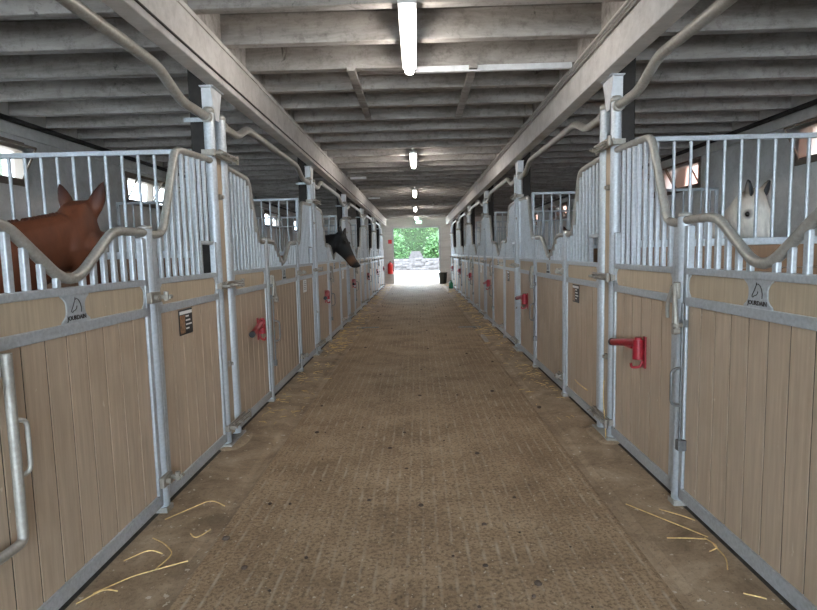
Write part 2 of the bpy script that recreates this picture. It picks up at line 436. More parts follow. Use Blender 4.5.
def panel(name, path_fn, hole=None, label='', w=S - .08):
    e = empty(name); tag(e, label, 'stall panel', 'fixed stall front panels')
    frame_mesh(w).build('frame', M_galv, e)
    boards(w).build('board_panel', [M_plank, M_dark], e)
    insert_board(w).build('insert_board', M_insert, e)
    grille(e, path_fn(w), w, hole)
    if hole:
        MB().box((hole[0] - .012, -.006, hole[2] - .012), (w - .03, .026, hole[2] + .014), 0, .004).box((hole[0] - .014, -.006, RT1), (hole[0] + .012, .026, hole[2])).build('feed_hatch_frame', M_galv, e)
    return snapshot(e)
GZ = .008
up_path = lambda w: [(-.02, GZ, 1.585), (.10, GZ, 1.585), (.17, GZ, 1.61), (.40, GZ, 2.125), (w + .01, GZ, 2.15)]
dn_path = lambda w: [(w - x, y, z) for x, y, z in up_path(w)][::-1]
P_sign = panel('feed_panel', up_path, (.70, .93, 1.55))
P_sad = panel('plank_panel', dn_path)

def text_mesh(txt, size, parent, loc, m, name):
    cu = bpy.data.curves.new('t', 'FONT'); cu.body = txt; cu.size = size; cu.align_x = 'CENTER'; cu.extrude = .0012; cu.offset = .0006
    cu.resolution_u = 2
    o = bpy.data.objects.new('t', cu); COL.objects.link(o)
    dg = bpy.context.evaluated_depsgraph_get(); me = bpy.data.meshes.new_from_object(o.evaluated_get(dg))
    bpy.data.objects.remove(o)
    me.transform(Matrix.Rotation(R(90), 4, 'X')); me.materials.clear(); me.materials.append(m)
    t = bpy.data.objects.new(name, me); COL.objects.link(t); t.parent = parent; t.location = loc
    return t

# door
dw = DW - .08
door = empty('stall_door'); tag(door, 'x', 'stall door', 'hinged stall doors')
frame_mesh(dw).build('frame', M_galv, door)
boards(dw).build('board_panel', [M_plank, M_dark], door)
insert_board(dw).build('insert_board', M_insert, door)
c = dw / 2
grille(door, [(-.02, GZ, 1.59), (c - .36, GZ, 1.59), (c - .06, GZ, 1.372), (c + .06, GZ, 1.372), (c + .36, GZ, 1.59), (dw + .02, GZ, 1.59)], dw)
z0, z1 = RM1 - .002, RT0 + .002
def waist(s):
    return [(c + s * .098, z0), (c + s * .094, z0 + .012), (c + s * .082, z0 + .02)] + [(c + s * (.062 + .012 * (2 * abs(t / 8 - .5)) ** 3), z0 + .026 + (z1 - z0 - .048) * t / 8) for t in range(9)] + [(c + s * .082, z1 - .016), (c + s * .094, z1 - .008), (c + s * .098, z1)]
logo = MB().prism(waist(1) + waist(-1)[::-1], -.009, .004).build('logo_plate', M_galv, door)
hl = [(-.006, .050), (-.010, .058), (-.012, .048), (-.022, .030), (-.034, .012), (-.036, .005), (-.030, .002), (-.022, .008), (-.012, .010), (-.004, .016), (.0, .026)]
hc = [(.0, .054), (.012, .048), (.022, .034), (.027, .016), (.026, .0)]
em = MB()
for pl in (hl, hc): em.tube([(c + x * 1.1 + .004, -.010, z0 + .044 + z * 1.12) for x, z in pl], .0019, 5)
em.build('horse_emblem', M_engrave, logo)
text_mesh('JOURDAIN', .027, logo, (c, -.0095, z0 + .014), M_engrave, 'lettering')
# latch rod with D handle near the latch side, lever on top
def rod(parent):
    x = .045
    r = MB().tube([(x, -.03, 1.15), (x, -.03, .36)], .008, 8)
    r.tube(fillet([(x, -.03, .80), (x + .004, -.085, .79), (x + .004, -.085, .60), (x, -.03, .59)], .03), .008, 8)
    r.box((x - .02, -.045, .34), (x + .02, .0, .40), 0, .004).box((x - .016, -.034, 1.02), (x + .016, -.01, 1.06))
    return r.build('latch_rod', M_rod, parent)
rod(door)
lv = MB().box((-.03, -.052, 1.17), (.02, -.03, 1.26), 0, .006)
lv.tube(fillet([(.0, -.055, 1.25), (.035, -.065, 1.10), (.05, -.06, 1.0)], .03), .013, 8).tube(fillet([(-.01, -.06, 1.24), (-.05, -.07, 1.14), (-.055, -.065, 1.06)], .03), .011, 8).tube([(.02, -.065, 1.18), (.045, -.07, 1.03)], .010, 8)
lv.cyl((.045, -.085, 1.03), (.045, -.03, 1.03), .014, 10).cyl((.05, -.085, 1.0), (.05, -.05, 1.0), .018, 10)
lv.build('latch_lever', M_hinge, door)
for z in (1.235, .20):
    h = MB().box((dw - .06, -.05, z - .03), (dw + .055, -.022, z + .03), 0, .004).cyl((dw - .02, -.075, z), (dw - .02, -.03, z), .016, 10).cyl((dw + .04, -.085, z - .02), (dw + .04, -.085, z + .03), .014, 10)
    h.box((dw + .025, -.10, z - .012), (dw + .055, -.03, z + .012), 0, .003).cyl((dw + .04, -.10, z), (dw + .07, -.10, z), .012, 8)
    h.build('hinge', M_hinge, door)
snapshot(door)

def single_post():
    e = empty('gate_post'); tag(e, 'x', 'post', 'single round posts beside the doors')
    MB().tube([(0, .01, -.02), (0, .01, 1.615)], .036, 18).build('tube', M_galv, e)
    MB().loft([(Vector((0, .01, z)), Vector((1, 0, 0)), Vector((0, 1, 0)), r, r, 1) for z, r in ((1.61, .037), (1.622, .037), (1.63, .026), (1.633, .005))], 0, 18).build('cap', M_worn, e)
    MB().box((-.04, -.03, -.02), (.04, .05, .03), 0, .003).build('base_plate', M_worn, e)
    return snapshot(e)
post = single_post()
tw = empty('twin_post'); tag(tw, 'x', 'post', 'pairs of tall galvanized posts')
for x in (0, A):
    MB().tube([(x, .01, -.02), (x, .01, 2.505)], .038, 20).build('tube', M_galv, tw)
    MB().loft([(Vector((x, .01, z)), Vector((1, 0, 0)), Vector((0, 1, 0)), r, r, 1) for z, r in ((2.49, .041), (2.515, .041), (2.53, .03), (2.536, .006))], 0, 20).build('cap', M_worn, tw)
MB().box((.036, .008, .05), (A - .036, .03, 2.2)).build('filler_board', M_insert, tw)
MB().box((-.06, -.05, -.03), (A + .06, .06, .03), 0, .004).build('base_plate', M_worn, tw)
MB().loft([(Vector((A / 2, -.02, z)), Vector((1, 0, 0)), Vector((0, 1, 0)), a, b, .8) for z, a, b in ((-.03, .24, .12), (.004, .22, .105), (.014, .18, .08), (.018, .1, .05))], 0, 20).build('concrete_foot', M_edge, tw)
for z in (2.2, 1.235, .155):
    k = MB().box((-.07, -.042, z - .026), (A + .085, -.030, z + .026), 0, .003)
    k.box((-.075, -.04, z - .02), (-.05, .05, z + .02)).box((A + .05, -.04, z - .02), (A + .08, .05, z + .02))
    for x in (-.035, A / 2, A + .05):
        k.cyl((x, -.075, z), (x, -.02, z), .016, 8); k.cyl((x, -.095, z), (x, -.02, z), .008, 8)
    k.tube([(-.02, -.062, z + .024), (A + .10, -.072, z + .018)], .008, 8).tube([(-.02, -.062, z - .012), (A + .10, -.072, z - .014)], .008, 8)
    k.cyl((A + .10, -.072, z - .03), (A + .10, -.072, z + .036), .014, 10)
    k.build('clamp', M_hinge, tw)
for z in (.62, 1.9): MB().cyl((A / 2, -.03, z), (A / 2, .01, z), .014, 10).box((A / 2 - .02, -.012, z - .02), (A / 2 + .02, .01, z + .02)).build('bolt', M_hinge, tw)
snapshot(tw)
# overhead pipe from twin post to twin post
op = empty('overhead_pipe'); tag(op, 'x', 'pipe', 'bent pipes over the stall fronts')
pth = fillet([(A + .03, .01, 2.455), (A + .40, .01, 2.455), (A + .68, .01, 2.575), (L - .78, .01, 2.57), (L - .46, .01, 2.45), (L - .03, .01, 2.455)], .10)
MB().tube(pth, .032, 14).build('pipe', M_worn, op)
for x in (A + .048, L - .05): MB().cyl((x - .02, .01, 2.455), (x + .02, .01, 2.455), .041, 14).build('collar', M_worn, op)
snapshot(op)
# steel bracket between twin post and beam
bk = empty('beam_bracket'); tag(bk, 'x', 'bracket', 'steel brackets under the beams')
def gus(x0, x1): return [(x0 + .085, 2.46), (x1 - .085, 2.46), (x1, 2.69), (x0, 2.69)]
q = MB().prism(gus(-.03, A - .03), -.012, -.006)
for x in (.012, A - .078): q.prism([(x, 2.53), (x + .006, 2.53), (x + .006, 2.69), (x, 2.69)], -.006, .07)
q.box((-.03, -.03, 2.682), (A - .03, .07, 2.6895))
q.build('gusset', M_white, bk)
st = MB().box((.06, .052, 2.0), (.105, .058, 2.68)).box((.06, .052, 2.0), (.064, .085, 2.68)).box((.101, .052, 2.0), (.105, .085, 2.68))
st.box((-.015, .05, 2.435), (.06, .054, 2.465)); st.box((-.015, .05, 2.435), (-.011, .2, 2.465))
for z in (2.07, 2.14, 2.40, 2.56, 2.62): st.box((.075, .050, z), (.09, .0525, z + .028), 1)
st.build('slotted_strut', [M_galv, M_dark], bk)
snapshot(bk)
tp = empty('timber_post'); tag(tp, 'x', 'post', 'black timber posts behind the stall fronts')
MB().box((.03, .065, 0), (.135, .175, 3.0), 0, .012).build('post', M_black, tp)
snapshot(tp)
# saddle rack
sr = empty('saddle_rack'); tag(sr, 'x', 'saddle rack', 'red folding saddle racks')
MB().box((-.02, -.012, .68), (.02, -.001, .885), 0, .004).build('back_plate', M_red, sr)
MB().cyl((-.005, -.045, .74), (-.005, -.045, .865), .033, 16).cyl((-.005, -.045, .865), (-.005, -.045, .88), .022, 14).build('sleeve', M_red, sr)
ar = MB().tube([(-.02, -.05, .845), (-.38, -.07, .79)], .025, 14); ar.box((-.2, -.075, .80), (-.05, -.045, .815))
arm = ar.build('arm', M_red, sr)
MB().tube([(-.375, -.0698, .7908), (-.405, -.0715, .787)], .027, 14).build('end_cap', M_cap, arm)
MB().tube(fillet([(-.0, -.02, .73), (-.0, -.03, .69), (-.03, -.075, .68), (-.03, -.08, .71)], .02), .009, 8).build('bridle_hook', M_red, sr)
snapshot(sr)
# name plates
def plate(name, dark):
    e = empty(name); tag(e, 'x', 'name plate', 'name plates on the feed panels')
    MB().box((-.10, -.006, .965), (.10, -.001, 1.125), 0, .003).build('backing', M_cap if dark else M_signw, e)
    if dark:
        MB().box((-.09, -.008, 1.095), (.09, -.006, 1.115)).build('header', M_signw, e)
        MB().box((-.09, -.008, .975), (-.02, -.006, 1.09)).build('photo', M_signp, e)
        t = MB()
        for k in range(4): t.box((-.005, -.008, 1.075 - k * .026), (.06 + .02 * ((k * 7) % 3 - 1), -.006, 1.084 - k * .026))
        t.build('writing', M_signw, e)
    else:
        t = MB()
        for k in range(5): t.box((-.07, -.008, 1.095 - k * .024), (.05 + .02 * ((k * 5) % 3 - 1), -.006, 1.102 - k * .024))
        t.build('writing', M_signd, e)
    return snapshot(e)
NPd, NPw = plate('name_plate', True), plate('name_plate', False)

# partition between stalls (local x into the stall from the aisle, z up)
pt = empty('stall_partition'); tag(pt, 'x', 'partition', 'barred partitions between the stalls')
PW = 2.62
MB().box((0, -.02, 2.225), (PW, .02, 2.262), 0, .005).build('top_rail', M_galv, pt)
MB().box((0, -.03, 1.45), (PW, .03, 1.505), 0, .005).build('middle_rail', M_galv, pt)
MB().box((0, -.02, 0), (.04, .02, 2.26), 0, .004).box((PW - .04, -.02, 0), (PW, .02, 2.26), 0, .004).build('upright', M_galv, pt)
for k in range(1, 21):
    MB().tube([(.04 + k * .1235, 0, 1.5), (.04 + k * .1235, 0, 2.23)], .0125, 8).build('bar', M_galv, pt)
b = MB()
for k in range(8): b.box((.04, -.018, .06 + k * .174), (PW - .04, .018, .06 + k * .174 + .171), 0, .003)
b.build('board_panel', M_brown, pt); snapshot(pt)

ROWS = {'left': (XL, 1), 'right': (XR, -1)}
def place(side, n, u):       # world position of local u in module n (module 0 starts at the nearest twin post in view)
    x, s = ROWS[side]
    y = Y0 + n * L + u if side == 'left' else Y0 + A + n * L - u
    return (x, y, 0), R(90 * s)
EXTRA = {('left', -1): 'below the chestnut horse', ('left', 1): 'below the black horse head'}
for side in ('left', 'right'):
    mods = range(-1, 6) if side == 'left' else range(0, 6)
    for i, n in enumerate(mods):
        o_ = ordn(i); row = 'the %s row' % side
        last = side == 'left' and n == 5
        u0 = 0
        ends = {}
        def put(proto, u, label): loc, rz = place(side, n, u); return inst(proto, loc, rz, label)
        if side == 'right' and n == 5: # row end: only the closing twin post, its sign panel belongs to module five
            pass
        if not (side == 'left' and n == -1):
            k = n if side == 'left' else n
            put(tw, 0, '%s pair of tall round galvanized posts from the camera in %s' % (ordn(n), row))
            put(bk, .03, '%s white steel bracket under the beam from the camera in %s' % (ordn(n), row))
            put(tp, .03, '%s black timber post from the camera behind %s' % (ordn(n), row))
        if side == 'left' and n == 5:
            pass
        skip_front = side == 'right' and n == 0 and False
        where = EXTRA.get((side, n), '')
        full = True
        if side == 'left':
            if n >= 0 and n <= 5: put(P_sad, A + .04, '%s plank panel with a downswept grille, past %s twin post in %s' % (ordn(n), ordn(n), row))
            if n >= 0: put(post, A + S, '%s round latch post with domed cap in %s' % (ordn(n), row))
            if n <= 4:
                d_ = put(door, A + S + .04, ('hinged plank stall door %s in %s' % (where, row)) if where else '%s hinged plank stall door from the camera in %s' % (ordn(i), row))
                near_door = d_ if n == -1 else near_door
                put(post, L - G, '%s round hinge post with domed cap in %s' % (ordn(i), row))
                put(P_sign, L - G + .04, '%s plank panel with feed hatch in its upswept grille in %s' % (ordn(i), row))
                put(NPd if n < 0 else NPw, L - G + .42, '%s stall name plate in %s%s' % (ordn(i), row, ', dark with a photo' if n < 0 else ', a white card'))
            if n <= 4: put(op, 0, '%s bent overhead pipe from the camera above %s' % (ordn(i), row))
            if n >= 0 and n <= 5: put(sr, A + .67, '%s red saddle rack folded against the panel in %s' % (ordn(n), row))
        else:
            put(P_sad, A + .04, '%s plank panel with a downswept grille, before %s twin post in %s' % (o_, o_, row))
            put(post, A + S, '%s round latch post with domed cap in %s' % (o_, row))
            put(door, A + S + .04, '%s hinged plank stall door from the camera in %s' % (o_, row) if n else 'hinged plank stall door in front of the white horse')
            put(op, 0, '%s bent overhead pipe from the camera above %s' % (o_, row))
            put(sr, A + .60, '%s red saddle rack folded against the panel in %s' % (o_, row))
            if n > 0:
                put(post, L - G, '%s round hinge post with domed cap in %s' % (ordn(i - 1), row))
                put(P_sign, L - G + .04, '%s plank panel with feed hatch in its upswept grille in %s' % (ordn(i - 1), row))
                put(NPd if n in (1, 2) else NPw, L - G + .36, '%s stall name plate in %s%s' % (ordn(i - 1), row, ', dark with a photo' if n in (1, 2) else ', a white card'))
        if n >= 0:
            xs = XL - .195 if side == 'left' else XR + .195
            inst(pt, (xs, Y0 + A / 2 + n * L, 0), R(180) if side == 'left' else 0, '%s barred stall partition from the camera on the %s side' % (ordn(n), side))

for ch in kids(near_door):
    if ch.name.startswith('latch_rod'):
        x = .185
        r = MB().tube(fillet([(x, -.04, 1.13), (x, -.04, .44), (-.03, -.04, .44)], .03), .018, 12)
        r.tube(fillet([(x, -.045, .89), (x + .042, -.06, .88), (x + .042, -.06, .69), (x, -.045, .68)], .03), .009, 8)
        r.box((x - .02, -.03, 1.05), (x + .02, -.01, 1.12))
        t_ = r.build('rod_shape', M_worn); ch.data = t_.data; bpy.data.objects.remove(t_)

# ------------------------------------------------------------------ horses
def coat(name, base, patches, rough=.6, var=.18):
    m, N, Lk, P = mat(name); o = objc(N)
    f = noise_node(N, Lk, mapping(N, Lk, o, (30, 30, 9)), 1, 4, .6); g = noise_node(N, Lk, o, 4, 3)
    col = ramp(N, Lk, f, [(.3, tuple(x * (1 - var) for x in base)), (.7, tuple(x * (1 + var) for x in base))])
    col = mix(N, Lk, ramp(N, Lk, g, [(.4, (0, 0, 0)), (.7, (.5,) * 3)]), col, tuple(x * .75 for x in base))
    for (p, r0, r1, c) in patches:
        d = N.new('ShaderNodeVectorMath'); d.operation = 'DISTANCE'; Lk.new(o, d.inputs[0]); d.inputs[1].default_value = p
        mr = N.new('ShaderNodeMapRange'); mr.inputs['From Min'].default_value = r1; mr.inputs['From Max'].default_value = r0
        Lk.new(d.outputs['Value'], mr.inputs['Value'])
        col = mix(N, Lk, mr.outputs[0], col, c)
    Lk.new(col, P.inputs['Base Color']); P.inputs['Roughness'].default_value = rough
    P.inputs['Specular IOR Level'].default_value = .3
    bump(N, Lk, f, P, .15, .004); return m
M_eye = simple('horse_eye', (.006, .005, .004), .08)

def horse(loc, heading, poll_w, nose_w, base, label, patches_fn, mane_c, side_tilt=0, neck_low=0.0, top_w=None, ear_ang=0, ear_c=None, ear_len=.165, hsc=1.0, arch=.06):
    cs, sn = math.cos(heading), math.sin(heading)
    def w2l(p):
        d = Vector(p) - Vector(loc); return Vector((d.x * cs + d.y * sn, -d.x * sn + d.y * cs, d.z))
    V = Vector; X, Y, Z = V((1, 0, 0)), V((0, 1, 0)), V((0, 0, 1))
    mb = MB()
    # trunk
    secs = [(-.86, 1.20, .06, .12), (-.83, 1.22, .17, .22), (-.72, 1.24, .25, .30), (-.55, 1.245, .285, .325), (-.3, 1.21, .28, .32), (0, 1.17, .295, .335), (.25, 1.175, .285, .34), (.45, 1.20, .255, .345), (.60, 1.22, .21, .30), (.70, 1.22, .14, .21), (.74, 1.22, .06, .10)]
    mb.loft([(V((x, 0, z)), Y, Z, w, h, .92) for x, z, w, h in secs], 0, 24)
    mb.loft([(V((.05, 0, 1.42)), Y, Z, .05, .05, 1), (V((.25, 0, 1.5)), Y, Z, .07, .09, 1), (V((.40, 0, 1.47)), Y, Z, .09, .11, 1), (V((.5, 0, 1.42)), Y, Z, .06, .1, 1)], 0, 16)
    poll, nose = w2l(poll_w), w2l(nose_w)
    # neck: cubic from chest to just behind the poll
    hd = (nose - poll).normalized()
    c0 = V((.42, 0, 1.28)); c1 = V((.70, 0, 1.50 - neck_low))
    dirn = (poll - c1)
    lat = Y.copy()
    hr0 = hd.cross(Z).normalized() * 1.0
    hlat = hr0 if hr0.dot(Y) > 0 else -hr0
    if top_w is not None:
        tp_ = V(top_w); tp_ = V((tp_.x * cs + tp_.y * sn, -tp_.x * sn + tp_.y * cs, tp_.z))
        htop = (tp_ - hd * tp_.dot(hd)).normalized()
    else:
        htop = (Z - hd * Z.dot(hd)).normalized()
        if abs(hd.z) > .97: htop = (X - hd * X.dot(hd)).normalized()
    hlat = htop.cross(hd).normalized()
    throat = poll + hd * .10 - htop * .11
    P0, P1, P2, P3 = c0, c0 + (c1 - c0) * .95, throat - (throat - c1) * .38 + Z * arch, throat
    secs = []
    for k in range(11):
        t = k / 10; p = P0 * (1 - t) ** 3 + P1 * 3 * t * (1 - t) ** 2 + P2 * 3 * t * t * (1 - t) + P3 * t ** 3
        d = ((P1 - P0) * 3 * (1 - t) ** 2 + (P2 - P1) * 6 * t * (1 - t) + (P3 - P2) * 3 * t * t).normalized()
        lt = (Y * (1 - t) + hlat * t); lt = (lt - d * lt.dot(d)).normalized(); u = lt.cross(d)
        if u.z < 0: u = -u
        hw = .20 + (.085 - .20) * t ** .8; hh = .31 + (.135 - .31) * t ** .75
        secs.append((p, lt, u, hw, hh, .95))
    neck_top = [s[0] + s[2] * (s[4] * .98) for s in secs]
    mb.loft(secs, 0, 22)
    # head
    ln = (nose - poll).length; hs = []
    for t, hw, hh, off in ((-.08, .055, .06, .005), (0, .082, .10, 0), (.12, .098, .128, .0), (.25, .104, .142, .0), (.38, .093, .128, .004), (.52, .074, .105, .010), (.66, .060, .088, .012), (.80, .056, .078, .010), (.90, .062, .074, .004), (.97, .057, .064, -.004), (1.02, .040, .040, -.012), (1.04, .02, .02, -.016)):
        cc = poll + hd * (t * ln) + htop * (.045 - off) - htop * hh
        hs.append((cc, hlat, htop, hw * hsc, hh * hsc, .86))
    mb.loft(hs, 0, 24)
    for s in (-1, 1):   # brow ridges and cheeks
        for tt, lw, dp, r in ((.285, .076 * hsc, .0, .036), (.28, .075, -.13, .075), (.92, .042, -.035, .028)):
            cc = poll + hd * (tt * ln) + hlat * (s * lw) + htop * (.045 + dp - .025)
            mb.loft([(cc + hd * (r * a), hlat, htop, r * math.sqrt(max(.02, 1 - a * a)) * .75, r * math.sqrt(max(.02, 1 - a * a)), 1) for a in (-.97, -.7, -.3, 0, .3, .7, .97)], 0, 12)
    # ears
    ears = []
    for s in (-1, 1):
        ed = (-hd * .78 + htop * .42 + hlat * (s * (.28 + ear_ang))).normalized()
        b = poll + hd * .03 + hlat * (s * .058) + htop * .01
        fr = (htop - ed * htop.dot(ed)).normalized(); sd = ed.cross(fr)
        e = []
        for t, hw, hh in ((-.25, .026, .026), (0, .032, .028), (.25, .043, .028), (.5, .042, .024), (.75, .029, .017), (.93, .013, .011), (1, .005, .006)):
            e.append((b + ed * (t * ear_len), sd, fr, hw, hh, 1))
        mb.loft(e, 0, 14); ears.append((b, ed, fr, sd))
    # legs
    def leg(pts):
        mb.tube([p for p, r in pts], 0, 14, rs=[r for p, r in pts])
    for s in (-1, 1):
        leg([(V((.48, s * .13, 1.15)), .15), (V((.47, s * .145, .92)), .105), (V((.49, s * .14, .70)), .066), (V((.50, s * .14, .50)), .055), (V((.495, s * .14, .44)), .043), (V((.50, s * .14, .22)), .034), (V((.505, s * .14, .15)), .043), (V((.54, s * .14, .075)), .038), (V((.555, s * .14, .06)), .055), (V((.57, s * .14, .0)), .068)])
        leg([(V((-.60, s * .14, 1.15)), .20), (V((-.58, s * .16, .95)), .15), (V((-.58, s * .155, .80)), .10), (V((-.70, s * .15, .62)), .062), (V((-.745, s * .15, .53)), .058), (V((-.735, s * .15, .45)), .043), (V((-.71, s * .15, .22)), .036), (V((-.70, s * .15, .15)), .045), (V((-.665, s * .15, .075)), .038), (V((-.65, s * .15, .06)), .055), (V((-.635, s * .15, .0)), .068)])
    raw = mb.build('horse', M_eye)
    md = raw.modifiers.new('r', 'REMESH'); md.mode = 'VOXEL'; md.voxel_size = .0105; md.use_smooth_shade = True
    sm = raw.modifiers.new('s', 'SMOOTH'); sm.factor = .5; sm.iterations = 5
    dg = bpy.context.evaluated_depsgraph_get(); me = bpy.data.meshes.new_from_object(raw.evaluated_get(dg))
    bpy.data.objects.remove(raw)
    me.name = 'horse'; me.materials.clear(); nz = nose
    me.materials.append(coat('coat', base, patches_fn(poll, nose, ears, ln, hd, htop, hlat)))
    me.polygons.foreach_set('use_smooth', [True] * len(me.polygons))
    o = bpy.data.objects.new('horse', me); COL.objects.link(o); o.location = loc; o.rotation_euler = (0, 0, heading)
    tag(o, label, 'horse')
    for s in (-1, 1):
        cc = poll + hd * (.29 * ln) + hlat * (s * .094 * hsc) + htop * (.018)
        e = MB(); r = .021
        e.loft([(cc + hd * (r * a), hlat, htop, r * math.sqrt(max(.01, 1 - a * a)), r * math.sqrt(max(.01, 1 - a * a)) * .85, 1) for a in (-.99, -.8, -.45, 0, .45, .8, .99)], 0, 14)
        e.build('eye', M_eye, o)
        nn = poll + hd * (.945 * ln) + hlat * (s * .043) + htop * .016
        MB().loft([(nn + hd * (.016 * a), hlat, htop, .011 * math.sqrt(max(.02, 1 - a * a)), .012 * math.sqrt(max(.02, 1 - a * a)), 1) for a in (-.97, -.5, 0, .5, .97)], 0, 10).build('nostril', M_cap, o)
    # ear linings
    for b, ed, fr, sd in ears:
        le = MB(); pts = []
        le.loft([(b + ed * (t * ear_len) + fr * (hh * .92), sd, fr, hw * .66, .009, 1) for t, hw, hh in ((.08, .02, .026), (.25, .036, .026), (.5, .036, .022), (.75, .022, .015), (.9, .008, .010))], 0, 10)
        le.build('ear_lining', ear_c or M_cap, o)
    # mane and forelock
    mm = simple('mane_' + label.split()[0], mane_c, .6, 0, .3, 40)
    mb = MB(); rnd = random.Random(3)
    for k in range(170):
        f = rnd.random() * 9.6 + .3; i = int(f); g = f - i
        p = neck_top[i].lerp(neck_top[min(i + 1, 10)], g); lt = secs[i][1]; u = secs[i][2]
        ln_ = .07 + .05 * rnd.random()
        q0 = p + u * .002; d2 = lt * (.9 * rnd.choice((1, 1, 1, -1))) - u * .5
        mb.tube([q0 - u * .015, q0 + u * .004, q0 + d2 * (ln_ * .45) - u * .01, q0 + d2 * ln_ * .8 - u * ln_ * .6], 0, 5, rs=[.007, .008, .007, .001])
    mb.build('mane', mm, o); mb = MB()
    for k in range(10):
        p = poll + htop * .045 + hlat * ((k / 9 - .5) * .05) - hd * .02
        mb.tube([p - htop * .01, p + htop * .014 + hd * .03, p + htop * .008 + hd * (.09 + .03 * rnd.random()) + hlat * ((k / 9 - .5) * .03)], 0, 5, rs=[.012, .010, .002])
    mb.build('forelock', mm, o)
    # tail
    mb = MB()
    for k in range(12):
        a = k / 12 * 2 * math.pi; dx, dy = .025 * math.cos(a), .04 * math.sin(a)
        mb.tube([(-.82, dy * .3, 1.40), (-.93 + dx * .5, dy * .6, 1.36), (-.98 + dx, dy, 1.1), (-.96 + dx, dy * 1.2, .75), (-.95 + dx * .5, dy * .6, .5)], 0, 7, rs=[.03, .035, .035, .03, .005])
    mb.build('tail', mm, o)
    return o

def pt_chest(poll, nose, ears, ln, hd, ht, hl):
    p = [(tuple(b + ed * .16), .03, .15, (.035, .012, .008)) for b, ed, fr, sd in ears]
    p.append((tuple(nose), .05, .25, (.05, .02, .014))); return p
def pt_white(poll, nose, ears, ln, hd, ht, hl):
    p = [(tuple(b + ed * .12), .075, .12, (.05, .042, .038)) for b, ed, fr, sd in ears]
    p.append((tuple(poll), .05, .16, (.42, .33, .25))); p.append((tuple(nose), .04, .16, (.2, .17, .16)))
    for s in (-1, 1): p.append((tuple(poll + hd * (.29 * ln) + hl * (s * .12) + ht * .018), .02, .05, (.2, .17, .15)))
    return p
def pt_black(poll, nose, ears, ln, hd, ht, hl):
    return [(tuple(nose - hd * .13 - ht * .04), .05, .12, (.15, .07, .033)), (tuple(nose), .03, .085, (.014, .012, .012))]
horse((-2.50, 1.80, 0), R(58), (-1.80, 2.92, 1.715), (-1.79, 3.14, 1.17), (.10, .030, .012), 'chestnut horse in the near left stall, head turned away from the camera', pt_chest, (.075, .022, .009), neck_low=.13, top_w=(.02, .95, .35), ear_ang=.05, ear_len=.19, arch=-.05)
horse((2.62, 5.95, 0), R(-80), (2.775, 4.60, 1.855), (2.82, 4.44, 1.30), (.74, .69, .61), 'white grey horse looking through the bars of the right partition', pt_white, (.5, .45, .4), neck_low=.16, arch=-.05, top_w=(.24, -.93, .3), ear_len=.165, hsc=1.25)
horse((-2.45, 9.72, 0), R(0), (-1.33, 9.68, 1.80), (-1.05, 9.52, 1.23), (.0055, .005, .0052), 'black horse with brown muzzle leaning its head out over a stall door', pt_black, (.006, .006, .006), neck_low=-.02, top_w=(.85, -.2, .5), hsc=1.1)
horse((2.55, 9.35, 0), R(80), (2.9, 10.5, 1.75), (3.0, 10.9, 1.3), (.14, .05, .022), 'bay horse standing farther back in the right row, rump towards the camera', pt_chest, (.012, .01, .01), top_w=(.2, .8, .5))

# ------------------------------------------------------------------ things in the aisle
def straw(pts, r=.0032, rseed=0):
    P = [Vector((x, y, z)) for x, y, z in pts]
    return MB().tube(fillet(P, .04, 4), r, 6)
SL = [([(-1.43, 2.88, .006), (-1.257, 3.086, .018), (-1.19, 3.06, .012), (-1.149, 3.03, .006)], 'bent yellow straw stalk at the foot of the left hinge post'),
      ([(-1.44, 2.22, .006), (-1.32, 2.335, .014), (-1.127, 2.464, .006)], 'longest yellow straw stalk lying on the near left floor edge'),
      ([(-1.44, 2.47, .007), (-1.35, 2.55, .020), (-1.28, 2.53, .006)], 'curled pale straw stalk beside the near left door'),
      ([(-1.40, 2.68, .006), (-1.30, 2.60, .02), (-1.22, 2.52, .012), (-1.25, 2.40, .006)], 'straw stalk arched over others by the near left door'),
      ([(-1.22, 2.72, .006), (-1.17, 2.66, .01), (-1.13, 2.76, .006)], 'small hooked straw lying apart on the left floor edge'),
      ([(-1.47, 2.15, .006), (-1.40, 2.24, .014), (-1.34, 2.235, .006)], 'short straw at the bottom left corner by the door'),
      ([(1.153, 2.986, .006), (1.266, 2.80, .016), (1.42, 2.62, .006)], 'long straw stalk slanting towards the right door'),
      ([(1.216, 2.616, .006), (1.33, 2.60, .012), (1.40, 2.60, .006)], 'straight pale straw lying across the right floor edge'),
      ([(1.40, 2.61, .006), (1.41, 2.50, .02), (1.36, 2.49, .006)], 'kinked straw against the bottom rail of the right door'),
      ([(1.41, 2.55, .006), (1.40, 2.42, .012), (1.36, 2.34, .006)], 'straw curling down beside the right door rail'),
      ([(1.31, 2.92, .006), (1.40, 2.83, .010), (1.44, 2.79, .006)], 'short pale straw under the right latch post'),
      ([(1.33, 2.17, .006), (1.40, 2.13, .008)], 'tiny straw bit at the bottom right of the floor')]
for p, l in SL: tag(straw(p).build('straw_stalk', M_straw), l, 'straw', 'loose straw stalks on the floor edges')
tag(straw([(1.395, 4.02, .005), (1.375, 4.04, .35), (1.36, 3.98, .48)], .004).build('straw_stalk', M_straw), 'upright straw stuck to the nearest right twin post', 'straw', 'loose straw stalks on the floor edges')
tag(straw([(1.33, 4.62, .335), (1.30, 4.45, .35), (1.34, 4.30, .32)], .004).build('straw_stalk', M_straw), 'straw caught on the lower clamp of the nearest right twin post', 'straw', 'loose straw stalks on the floor edges')
